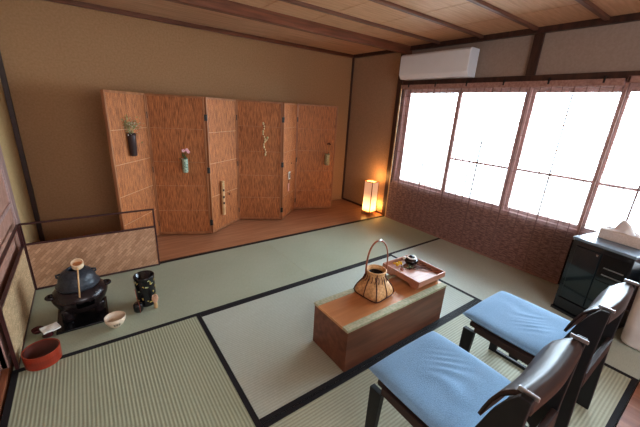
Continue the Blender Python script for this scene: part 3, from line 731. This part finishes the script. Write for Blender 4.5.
# ------------------------------------------------------------------ chairs
def chair(xc, yc, label):
    t = thing('low_chair', (xc, yc, 0), label, 'chair', 'low chairs facing the box table')
    def Y(v): return yc + v
    for s in (-1, 1):
        x0 = xc + s * .207 - .013; x1 = x0 + .026
        fl = [(Y(.205), 0), (Y(.245), 0), (Y(.245), .34), (Y(.185), .34)]
        MB().prism(fl, x0, x1).build('front_leg', 'chairblk', t, bevel=.003)
        rl = [(Y(-.272), 0), (Y(-.205), 0), (Y(-.195), .30), (Y(-.12), .36), (Y(-.135), .45), (Y(-.155), .55), (Y(-.178), .63), (Y(-.204), .69), (Y(-.230), .733), (Y(-.258), .733), (Y(-.256), .67), (Y(-.254), .45), (Y(-.258), .34)]
        MB().prism(rl, x0, x1).build('rear_leg', 'chairblk', t, bevel=.003)
        MB().prism([(Y(-.205), 0), (Y(.205), 0), (Y(.205), .018), (Y(-.205), .022)], x0 + .002, x1 - .002).build('floor_rail', 'chairblk', t, bevel=.002)
        MB().prism([(Y(-.19), .335), (Y(.19), .345), (Y(.19), .380), (Y(-.18), .380)], x0 + .003, x1 - .003).build('side_rail', 'seatbrown', t, bevel=.003)
        MB().box(xc + s * .190 - .004, xc + s * .190 + .004, Y(-.266), Y(-.216), .727, .7405).build('clip', 'clip', t, bevel=.002)
    B(xc - .205, xc + .205, Y(-.19), Y(.225), .356, .384).build('seat', 'seatbrown', t, bevel=.008)
    B(xc - .194, xc + .194, Y(-.02), Y(.02), .31, .35).build('stretcher', 'chairblk', t, bevel=.003)
    B(xc - .194, xc + .194, Y(-.258), Y(-.236), .36, .435).build('rear_rail', 'seatbrown', t, bevel=.004)
    CS = [(-.142, .570), (-.150, .605), (-.160, .640), (-.178, .680), (-.203, .708), (-.226, .727), (-.244, .726), (-.256, .708), (-.259, .675)]
    def prf(v):
        k = min(int(v * 8), 7); f_ = v * 8 - k
        return (CS[k][0] + (CS[k + 1][0] - CS[k][0]) * f_, CS[k][1] + (CS[k + 1][1] - CS[k][1]) * f_)
    def face(u, v, inner):
        x = (u - .5) * .385
        c = math.cos(PI * (u - .5)) ** 1.4
        y, z = prf(v); a, b = prf(max(v - .04, 0)), prf(min(v + .04, 1))
        ty, tz = b[0] - a[0], b[1] - a[1]; n = math.hypot(ty, tz)
        if inner: y += -tz / n * .010; z += ty / n * .010
        return (xc + x, yc + y - .010 * c, z - .006 * c * v)
    m = MB().sheet(lambda u, v: face(u, v, False), 20, 24, lambda u, v: face(u, v, True))
    m.build('backrest', 'chairwood', t, smooth=True)
    return t
def cushion(xc, yc, label, seed):
    t = thing('seat_cushion', (xc, yc, .385), label, 'cushion', 'blue seat cushions on the low chairs')
    w, d = .222, .197
    def pt(u, v, top):
        x, y = (u - .5) * 2, (v - .5) * 2
        ex = 1 - abs(x) ** 8; ey = 1 - abs(y) ** 8
        k = (max(ex, 0) * max(ey, 0)) ** .5
        cx = x * w * (1 - .03 * y * y) ; cy = y * d * (1 - .02 * x * x)
        if top:
            n = noise.noise(Vector((x * 1.5 + seed, y * 1.5, seed))) * .0035
            # creases near the middle-rear
            r = 0
            for cxr, cyr, ar, fr, ph in ((.15, -.15, .32, 34, 0), (.35, .15, .28, 30, 1), (-.15, -.35, .3, 28, 2)):
                dd = ((x - cxr) ** 2 + (y - cyr) ** 2) / ar ** 2
                r += math.exp(-dd) * math.sin(fr * .35 * ((x - cxr) * 1.6 + (y - cyr) * 1.1 + .45 * math.sin(3.3 * y + 2 * x + seed)) * 1.15 + ph)
            z = .022 + .021 * k + n * k + .0020 * r * k
        else: z = .022 - .020 * k
        return (xc + cx, yc + cy, .385 + z)
    m = MB().sheet(lambda u, v: pt(u, v, True), 56, 56, lambda u, v: pt(u, v, False))
    m.build('cushion_body', 'denim', t, smooth=True)
    # piping and ties
    for s in (-1, 1):
        x, y = xc + s * .207, yc - .185
        P = [(x - s * .01, y, .405), (x - s * .02, y - .035, .425), (x, y - .085, .43), (x + s * .022, y - .06, .425), (x + s * .024, y - .045, .40), (x + s * .012, y - .09, .36), (x + s * .016, y - .095, .33)]
        MB().tube(P, .004, 6, flat=.5).build('tie', 'ribbon', t, smooth=True)
        lp_ = [Vector((x + s * .004, y - .092, .43)) + Vector((.024 * math.cos(a) , -.006, .014 * math.sin(a))) + Vector((.02, 0, 0)) for a in [k * 2 * PI / 12 for k in range(12)]]
        MB().tube(lp_, .0035, 6, close=True, flat=.5).build('tie_bow', 'ribbon', t, smooth=True)
CH = [(-1.637, -2.485), (-2.325, -2.485)]
chair(*CH[0], 'low black and brown chair with brown curved back, nearer the black cabinet')
chair(*CH[1], 'low black and brown chair with curved back at the bottom edge, farther from the window')
cushion(CH[0][0], CH[0][1] + .075, 'creased light blue seat cushion on the chair nearer the window', 1.3)
cushion(CH[1][0], CH[1][1] + .075, 'creased light blue seat cushion on the foreground chair, farther from the window', 4.7)

# ------------------------------------------------------------------ black cabinet
CT = Matrix.Translation(Vector((-.50, -2.275, 0))) @ Matrix.Rotation(math.radians(-90 - 12), 4, 'Z')   # local x runs along its front, local -y... outward
cb = thing('black_cabinet', (-.50, -2.275, 0), 'glossy black box cabinet with dark door and slots, standing against the window blind', 'cabinet')
CW, CD, CHh = .36, .37, .605
MB().box(0, CW, 0.0, CD, .02, CHh - .022, CT).build('carcass', 'cabinet', cb, bevel=.004)
MB().box(-.006, CW + .006, -.012, CD + .002, CHh - .02, CHh, CT).build('top_panel', 'cabtop', cb, bevel=.004)
dr = MB().box(.03, .19, -.010, -.001, .12, CHh - .06, CT).build('door', 'cabpanel', cb, bevel=.004)
MB().box(.165, .178, -.018, -.010, CHh - .085, CHh - .070, CT).build('knob', 'chrome', dr, bevel=.003)
MB().box(.20, .35, -.006, -.001, .12, CHh - .25, CT).build('lower_flap', 'cabpanel', cb, bevel=.004)
sh = MB().box(.205, .345, -.004, -.001, CHh - .22, CHh - .06, CT).build('slot_recess', 'blackboard', cb)
for z in (CHh - .20, CHh - .15):
    MB().box(.225 + (.03 if z > .48 else 0), .335, -.012, -.004, z, z + .006, CT).build('slot_lip', 'clip', sh)
MB().box(.0, CW, -.02, CD, 0, .02, CT).build('plinth', 'cabinet', cb)
MB().box(.02, .34, -.014, -.001, .03, .11, CT).build('drawer', 'cabinet', cb, bevel=.003)
# tissue box
TX = Matrix.Translation(Vector((-.335, -2.372, CHh))) @ Matrix.Rotation(math.radians(-90 - 8), 4, 'Z')
tb = thing('tissue_box', (-.335, -2.372, CHh), 'beige cloth-covered tissue box on top of the black cabinet', 'tissue box')
MB().box(0, .25, -.02, .105, 0.0, .075, TX).build('box_body', 'tbox', tb, bevel=.006)
def tis(u, v, o=0):
    x = .03 + .19 * u; y = -.012 + .09 * v
    pk = math.exp(-((u - .5) / .22) ** 2 - ((v - .5) / .30) ** 2)
    z = .074 + o + .095 * pk + .010 * pk * math.sin(14 * u + 7 * v) + .006 * math.sin(17 * u - 9 * v) * (1 if 0 < u < 1 and 0 < v < 1 else 0)
    return TX @ Vector((x + .012 * math.sin(9 * v), y, z))
MB().sheet(lambda u, v: tis(u, v), 24, 16, lambda u, v: tis(u, v, -.002) if 0 < u < 1 else tis(u, v, -.001)).build('tissue', 'tissue', tb, smooth=False)
# pale rounded bin
bn = thing('white_bin', (-.40, -2.93, 0), 'pale rounded plastic bin on the floor right of the black cabinet', 'bin')
def rr(x0, x1, y0, y1, r, z):
    P = []
    for cx, cy, a0 in ((x1 - r, y1 - r, 0), (x0 + r, y1 - r, PI / 2), (x0 + r, y0 + r, PI), (x1 - r, y0 + r, 1.5 * PI)):
        for k in range(7): a = a0 + k * PI / 12; P.append(Vector((cx + r * math.cos(a), cy + r * math.sin(a), z)))
    return P
m = MB(); rings = []
for z, g in ((0.0, .03), (.012, .008), (.03, .0), (.44, -.012), (.452, -.008), (.456, .012), (.452, .014), (.05, .02), (.04, .03)):
    rings.append([m.bm.verts.new(p) for p in rr(-.615 + g, -.31 - g, -3.16 + g, -2.70 - g, .06, z)])
for A, Bq in zip(rings, rings[1:]):
    n = len(A)
    for k in range(n): m.bm.faces.new((A[k], A[(k + 1) % n], Bq[(k + 1) % n], Bq[k]))
m.bm.faces.new(rings[0][::-1]); m.bm.faces.new(rings[-1])
m.build('bin_body', 'bin', bn, smooth=True)
m = MB(); rings = []
for z, g in ((.454, -.018), (.472, -.018), (.482, .0), (.485, .05)):
    rings.append([m.bm.verts.new(p) for p in rr(-.615 + g, -.31 - g, -3.16 + g, -2.70 - g, .06, z)])
for A, Bq in zip(rings, rings[1:]):
    n = len(A)
    for k in range(n): m.bm.faces.new((A[k], A[(k + 1) % n], Bq[(k + 1) % n], Bq[k]))
m.bm.faces.new(rings[0][::-1]); m.bm.faces.new(rings[-1])
m.build('lid', 'bin', bn, smooth=True)

# ------------------------------------------------------------------ air conditioner
ac = thing('air_conditioner', (-.1, -.52, 1.79), 'white wall-mounted air conditioner on the right wall above the window', 'air conditioner')
AY0, AY1 = -.985, -.115
pr = [(-.036, 1.785), (-.036, 2.05), (-.175, 2.05), (-.200, 2.03), (-.200, 1.83), (-.165, 1.785)]
MB().prism([(x, z) for x, z in pr], AY0, AY1, axis=1).build('housing', 'acw', ac, bevel=.008, seg=3)
MB().prism([(-.2015, 1.848), (-.2015, 2.022), (-.2045, 2.022), (-.2045, 1.848)], AY0 + .14, AY1 - .01, axis=1).build('front_panel', 'acw', ac, bevel=.001)
MB().prism([(-.168, 1.790), (-.199, 1.828), (-.202, 1.828), (-.172, 1.788)], AY0 + .15, AY1 - .06, axis=1).build('air_flap', 'acw', ac, bevel=.001)
B(-.04, 0, AY0 + .03, AY1 - .03, 1.80, 2.03).build('mounting_plate', 'acd', ac)

# ------------------------------------------------------------------ light
W = bpy.data.worlds.new('sky'); SC.world = W; W.use_nodes = True
bg = W.node_tree.nodes['Background']; bg.inputs[0].default_value = (.74, .87, 1, 1); bg.inputs[1].default_value = 16.0
def area(name, loc, rot, sx, sy, power, col, portal=False):
    l = bpy.data.lights.new(name, 'AREA'); l.shape = 'RECTANGLE'; l.size = sx; l.size_y = sy; l.energy = power; l.color = col
    l.cycles.is_portal = portal
    o = bpy.data.objects.new(name, l); COL.objects.link(o); o.location = loc; o.rotation_euler = rot; return o
area('window_portal', (.12, -1.55, 1.1), (0, PI / 2, 0), 1.3, 3.1, 10, (1, 1, 1), True)
area('room_fill', (-2.6, -4.9, 1.5), (math.radians(84), 0, 0), 2.4, 1.2, 40, (.93, .96, 1))
l = bpy.data.lights.new('lantern_bulb', 'POINT'); l.energy = 2.2; l.color = (1, .5, .16); l.shadow_soft_size = .05
o = bpy.data.objects.new('lantern_bulb', l); COL.objects.link(o); o.location = (-.165, .165, .53)
l = bpy.data.lights.new('lantern_low', 'POINT'); l.energy = .9; l.color = (1, .45, .12); l.shadow_soft_size = .03
o = bpy.data.objects.new('lantern_low', l); COL.objects.link(o); o.location = (-.05, .12, .12)

SC.view_settings.view_transform = 'Standard'
SC.view_settings.look = 'None'
SC.view_settings.exposure = 0.85
SC.view_settings.gamma = 0.88
SC.cycles.max_bounces = 8; SC.cycles.diffuse_bounces = 5; SC.cycles.transparent_max_bounces = 12
SC.cycles.use_denoising = True
SC.cycles.sample_clamp_indirect = 6

# ------------------------------------------------------------------ camera
f, yaw, pitch, roll = 314.8877, 0.6445, 0.319, 0.0583
r0 = Vector((math.cos(yaw), -math.sin(yaw), 0)); fw = Vector((math.sin(yaw) * math.cos(pitch), math.cos(yaw) * math.cos(pitch), -math.sin(pitch)))
u0 = r0.cross(fw)
r = math.cos(roll) * r0 + math.sin(roll) * u0; u = -math.sin(roll) * r0 + math.cos(roll) * u0
cd = bpy.data.cameras.new('camera'); cam = bpy.data.objects.new('camera', cd); COL.objects.link(cam)
cd.sensor_width = 36; cd.lens = f / 640 * 36; cd.clip_start = .02
R3 = Matrix((r, u, -fw)).transposed()
cam.matrix_world = Matrix.Translation((-3.33925, -2.89257, 1.39199)) @ R3.to_4x4()
SC.camera = cam
